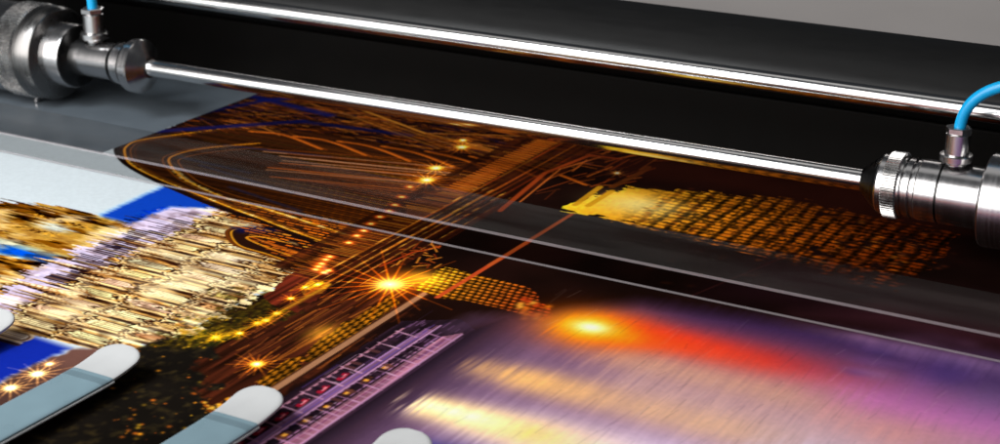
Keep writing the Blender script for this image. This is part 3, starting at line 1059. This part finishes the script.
# ------------------------------------------------------------------ machine body
body = thing('machine_body', 'long black machine body with rounded hood behind both steel bars', 'machine', (0, .28, 0))
box('front_panel', -2.0, 1.4, .262 - .28, .30 - .28, .0, .068, M_PANEL, body, bevel=.002)
arc = [(.2285 - .09 * math.cos(R(e)), .0616 + .09 * math.sin(R(e))) for e in range(130, 44, -3)]
lip = arc[-1]
prof = arc + [(lip[0] - .0026, lip[1] - .0042), (lip[0] - .0022, lip[1] - .0066), (lip[0] + .001, lip[1] - .0078), (.262, .070), (.300, .070)]
hv, hf = [], []
for xx in (-2.0, 1.4):
    hv += [(xx, y_ - .28, z_) for (y_, z_) in prof]
n_ = len(prof)
hf = [(i, (i + 1) % n_, (i + 1) % n_ + n_, i + n_) for i in range(n_)] + [tuple(range(n_))[::-1], tuple(range(n_, 2 * n_))]
link('hood', hv, hf, M_ROLLER, body, smooth=True)

# upper rod: bare, high, behind the shaft
up = thing('guide_bar', 'upper bare polished steel bar crossing in front of the black hood', 'bar', (0, .1416, .12))
lathe('bar', [(-1.9, .0087), (1.3, .0087)], M_ROD, up, n=64)

# ------------------------------------------------------------------ lower shaft and its end fittings
AX0, AX1 = Vector((-.4647, .088, .0568)), Vector((.2895, .088, .0632))
ADIR = (AX1 - AX0).normalized()
ATILT = -math.atan2(ADIR.z, ADIR.x)


def axis_at(x):
    t = (x - AX0.x) / (AX1.x - AX0.x)
    return AX0 + (AX1 - AX0) * t


def axis_px(px):
    """X on the shaft's axis that is seen at photo column px"""
    r = _fw * _F + _rt * (px - 500)
    lo, hi = -1.5, 1.0
    for _ in range(50):
        m_ = (lo + hi) / 2
        d = np.array(axis_at(m_)) - np.array(CAM)
        c = 500 + _F * (d @ _rt) / (d @ _fw)
        if c < px:
            lo = m_
        else:
            hi = m_
    return lo


XL, XR = axis_px(151), axis_px(866)
sh = thing('shaft', 'lower polished steel shaft held between two round fittings above the print', 'shaft', axis_at(XL), rot=(0, ATILT, 0))
Ls = (axis_at(XR) - axis_at(XL)).length
lathe('rod', [(-.006, .0090), (Ls + .006, .0094)], M_ROD, sh, n=64)


def port(root, x, r_body, s, name='hose_port'):
    """upright hose connector: neck, base collar, barrel, hex nut"""
    z = r_body - .002
    h = s * .80
    b = lathe(name, [(z, .0088 * s), (z + .006 * h, .0088 * s), (z + .0062 * h, .0125 * s), (z + .007 * h, .0132 * s), (z + .0125 * h, .0132 * s), (z + .0135 * h, .0125 * s),
                     (z + .0138 * h, .0098 * s), (z + .034 * h, .0095 * s), (z + .035 * h, .0085 * s)], M_STEEL, root, axis='Z', n=56, loc=(x, 0, 0))
    lathe('hex_nut', [(z + .0352 * h, .0098 * s), (z + .036 * h, .0104 * s), (z + .0405 * h, .0104 * s), (z + .0415 * h, .0096 * s)], M_STEEL, b, axis='Z', n=6, smooth=False)
    lathe('gasket', [(z + .0008, .0098 * s), (z + .0022, .0098 * s)], M_DARKSTEEL, b, axis='Z', n=48)
    return z + .0415 * h


# right fitting
rf = thing('shaft_fitting', 'sharp right-hand steel fitting with knurled ring near the print', 'fitting', axis_at(XR), 'round fittings at the shaft ends', rot=(0, ATILT, 0))


def rx(px):
    return (axis_at(axis_px(px)) - axis_at(XR)).length * (1 if px > 863 else -1)


lathe('nose_cone', [(-.002, .0108), (0.000, .0125), (rx(882) * .75, .0215), (rx(882), .0238)], M_DARKSTEEL, rf)  # dark metal stands for the dark surroundings the cone reflects
lathe('collar', [(rx(882), .0240), (rx(884), .0252), (rx(889), .0252), (rx(890), .0246)], M_STEEL, rf)
lathe('knurled_ring', [(rx(889), .0262), (rx(890), .0276), (rx(903), .0276), (rx(904), .0262)], M_KNURL, rf, teeth=72, knurl=.0010)
x0 = rx(904)
pr = [(x0, .0246)]
for k in range(2):
    pr += [(x0 + .002, .0246), (x0 + .0022, .0222), (x0 + .0042, .0222), (x0 + .0044, .0246), (x0 + .007, .0246)]
    x0 += .007
lathe('grooved_neck', pr, M_STEEL, rf)
xs, xe = rx(943), rx(985)
lathe('barrel', [(x0, .0244), (x0 + .001, .0252), (xs - .001, .0252), (xs - .0006, .0222), (xs + .0006, .0222), (xs + .001, .0252), (xe + .004, .0252)], M_STEEL, rf, n=96)
lathe('seam_ring', [(xs - .0008, .0243), (xs + .0008, .0243)], M_DARKSTEEL, rf, n=96)
lathe('end_flange', [(xe, .0300), (xe + .002, .0365), (xe + .0035, .0378), (xe + .12, .0378)], M_STEEL, rf, n=96)
ztop = port(rf, rx(953), .0252, 1.0)
p0 = axis_at(XR) + Vector((rx(953), 0, ztop - .004))
hose = tube('air_hose', bez(p0, p0 + Vector((0, 0, .028)), p0 + Vector((.018, 0, .046)), p0 + Vector((.075, .0, .052)), 28) +
            bez(p0 + Vector((.075, 0, .052)), p0 + Vector((.12, 0, .056)), p0 + Vector((.2, .05, .04)), p0 + Vector((.3, .12, .0)), 14)[1:], .0046, M_HOSE)
tag(hose, 'bright blue hose arching to the right from the sharp fitting', 'hose', 'blue hoses')

# left fitting
lf = thing('shaft_fitting', 'blurred left-hand steel fitting with a big flange and a cone', 'fitting', axis_at(XL), 'round fittings at the shaft ends', rot=(0, ATILT, 0))


def lx(px):
    return -(axis_at(axis_px(px)) - axis_at(XL)).length


lathe('nose_cone', [(lx(143), .0275), (lx(150), .0125), (lx(150.5), .0108), (lx(153), .0108)], M_STEEL, lf)
lathe('collar', [(lx(134), .0236), (lx(135), .0280), (lx(142), .0285), (lx(143), .0275)], M_STEEL, lf)
lathe('groove', [(lx(132), .0205), (lx(134), .0205)], M_DARKSTEEL, lf)
lathe('neck', [(lx(121), .0205), (lx(122), .0224), (lx(131), .0224), (lx(132), .0215)], M_STEEL, lf)
lathe('seam_ring', [(lx(119.5), .0222), (lx(121.5), .0228), (lx(122.5), .0228)], M_DARKSTEEL, lf)
lathe('seam_ring', [(lx(131), .0232), (lx(131.5), .0248), (lx(134.5), .0248)], M_DARKSTEEL, lf)
lathe('pipe', [(lx(76), .0196), (lx(121), .0196)], M_STEEL, lf)
lathe('hub', [(lx(50), .0345), (lx(77), .0345), (lx(79), .0335), (lx(79.2), .0300)], M_STEEL, lf, n=96)
lathe('hub_face', [(lx(78.6), .0326), (lx(80), .0326), (lx(80.4), .0315)], M_DARKSTEEL, lf, n=96)  # end face darkened in colour so it looks less lit than the pipe
lathe('flange', [(lx(45), .049), (lx(46), .0505), (lx(58), .0505), (lx(61), .048), (lx(61.5), .0465)], M_MIDSTEEL, lf, n=96)
lathe('knurled_ring', [(lx(26), .0500), (lx(27), .0520), (lx(44), .0520), (lx(45), .0500)], M_KNURL, lf, teeth=96, knurl=.0012)
lathe('drum', [(lx(-90), .0495), (lx(25), .0495)], M_STEEL, lf, n=96)
scr = lathe('screw', [(-.0560, .0022), (-.0552, .0034), (-.0534, .0034), (-.0530, .0022), (-.048, .0022)], M_STEEL, lf, axis='Z', n=24, loc=(lx(40), -.012, 0.001))
ztop = port(lf, lx(97), .0196, 1.15)
p0 = axis_at(XL) + Vector((lx(97), 0, ztop - .004))
hose2 = tube('air_hose', bez(p0, p0 + Vector((0, 0, .04)), p0 + Vector((-.01, 0, .08)), p0 + Vector((-.03, .02, .14)), 24), .0052, M_HOSE)
tag(hose2, 'blurred blue hose rising straight up from the left fitting', 'hose', 'blue hoses')

# ------------------------------------------------------------------ clear bar over the print
cb = thing('acrylic_bar', 'clear acrylic bar with pale painted edge glints lying across the print', 'bar', (0, -.044, .004))
box('bar_body', -1.5, 1.3, -.037, .038, 0, .0205, M_ACRYL, cb)
box('edge_glint', -1.5, 1.3, -.0390, -.0372, .0190, .0212, M_EDGE, cb, bevel=.0004)
box('edge_glint', -1.5, 1.3, -.0390, -.0372, .0003, .0019, M_EDGE, cb, bevel=.0004)


# ------------------------------------------------------------------ white fingers pressing on the paper's near side
def finger_geo(parts, wd=.0185, th=.0035):
    """cross sections along a bent spine; parts = list of (s, half width, y, z, tilt)"""
    V, F = [], []
    n = 20
    for (hw, y, z, tl) in parts:
        for k in range(n):
            a = 2 * math.pi * k / n
            c, s = math.cos(a), math.sin(a)
            # rounded flat section
            ex = math.copysign(abs(c) ** .25, c) * hw
            ez = math.copysign(abs(s) ** .6, s) * th / 2
            V.append((ex, y - ez * math.sin(tl), z + ez * math.cos(tl)))
    m_ = len(parts)
    for i in range(m_ - 1):
        for k in range(n):
            F.append((i * n + k, i * n + (k + 1) % n, (i + 1) * n + (k + 1) % n, (i + 1) * n + k))
    F.append(tuple(range(n)))
    F.append(tuple(range((m_ - 1) * n, m_ * n))[::-1])
    return V, F


def spine(s):
    """arm rises slowly towards the tip, then curls up: arc length s back from the tip"""
    L = .045
    if s >= L:
        return (-s + .0015, .0, 0.0)
    t = 1 - s / L
    tl = R(26) * t
    return (-s + .0015, .0065 * t ** 2, tl)


def make_finger():
    root = thing('paper_finger', 'x', 'finger', (0, 0, 0), 'flat white tipped fingers over the print')
    hw = .0185

    def rows(s0, s1, n):
        out = []
        for i in range(n + 1):
            s = s0 + (s1 - s0) * i / n
            y, z, tl = spine(s)
            h = hw
            if s < .014:
                h = hw - .014 + math.sqrt(max(0, .014 ** 2 - (.014 - s) ** 2))
            out.append((max(h, .002), y, z, tl))
        return out
    for nm, s0, s1, m_, n in (('tip', .0001, .036, M_WHITE, 26), ('arm', .0362, .55, M_BLUE, 30), ):
        v, f = finger_geo(rows(s0, s1, n))
        o = link(nm, v, f, m_, root, smooth=True)
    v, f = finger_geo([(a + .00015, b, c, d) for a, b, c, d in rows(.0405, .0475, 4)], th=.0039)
    link('reflection_band', v, f, M_BAND, root, smooth=True)  # painted reflection, no real stripe on the arm
    v, f = finger_geo([(a + .0011, b, c - .0013, d) for a, b, c, d in rows(.0362, .55, 30)], th=.0022)
    link('white_underside', v, f, M_WHITE, root, smooth=True)
    return root


f0 = make_finger()
labels = ['finger at the left picture border showing only its white tip',
          'finger with painted blue reflection and white tip lying beside the blue printed sky',
          'finger with painted blue reflection and white tip ending by the purple boat and star lamp',
          'finger whose bare white tip ends beside the yellow river reflection']
tips = [(-.193, -.395), (-.0705, -.398), (.0555, -.402), (.172, -.405)]
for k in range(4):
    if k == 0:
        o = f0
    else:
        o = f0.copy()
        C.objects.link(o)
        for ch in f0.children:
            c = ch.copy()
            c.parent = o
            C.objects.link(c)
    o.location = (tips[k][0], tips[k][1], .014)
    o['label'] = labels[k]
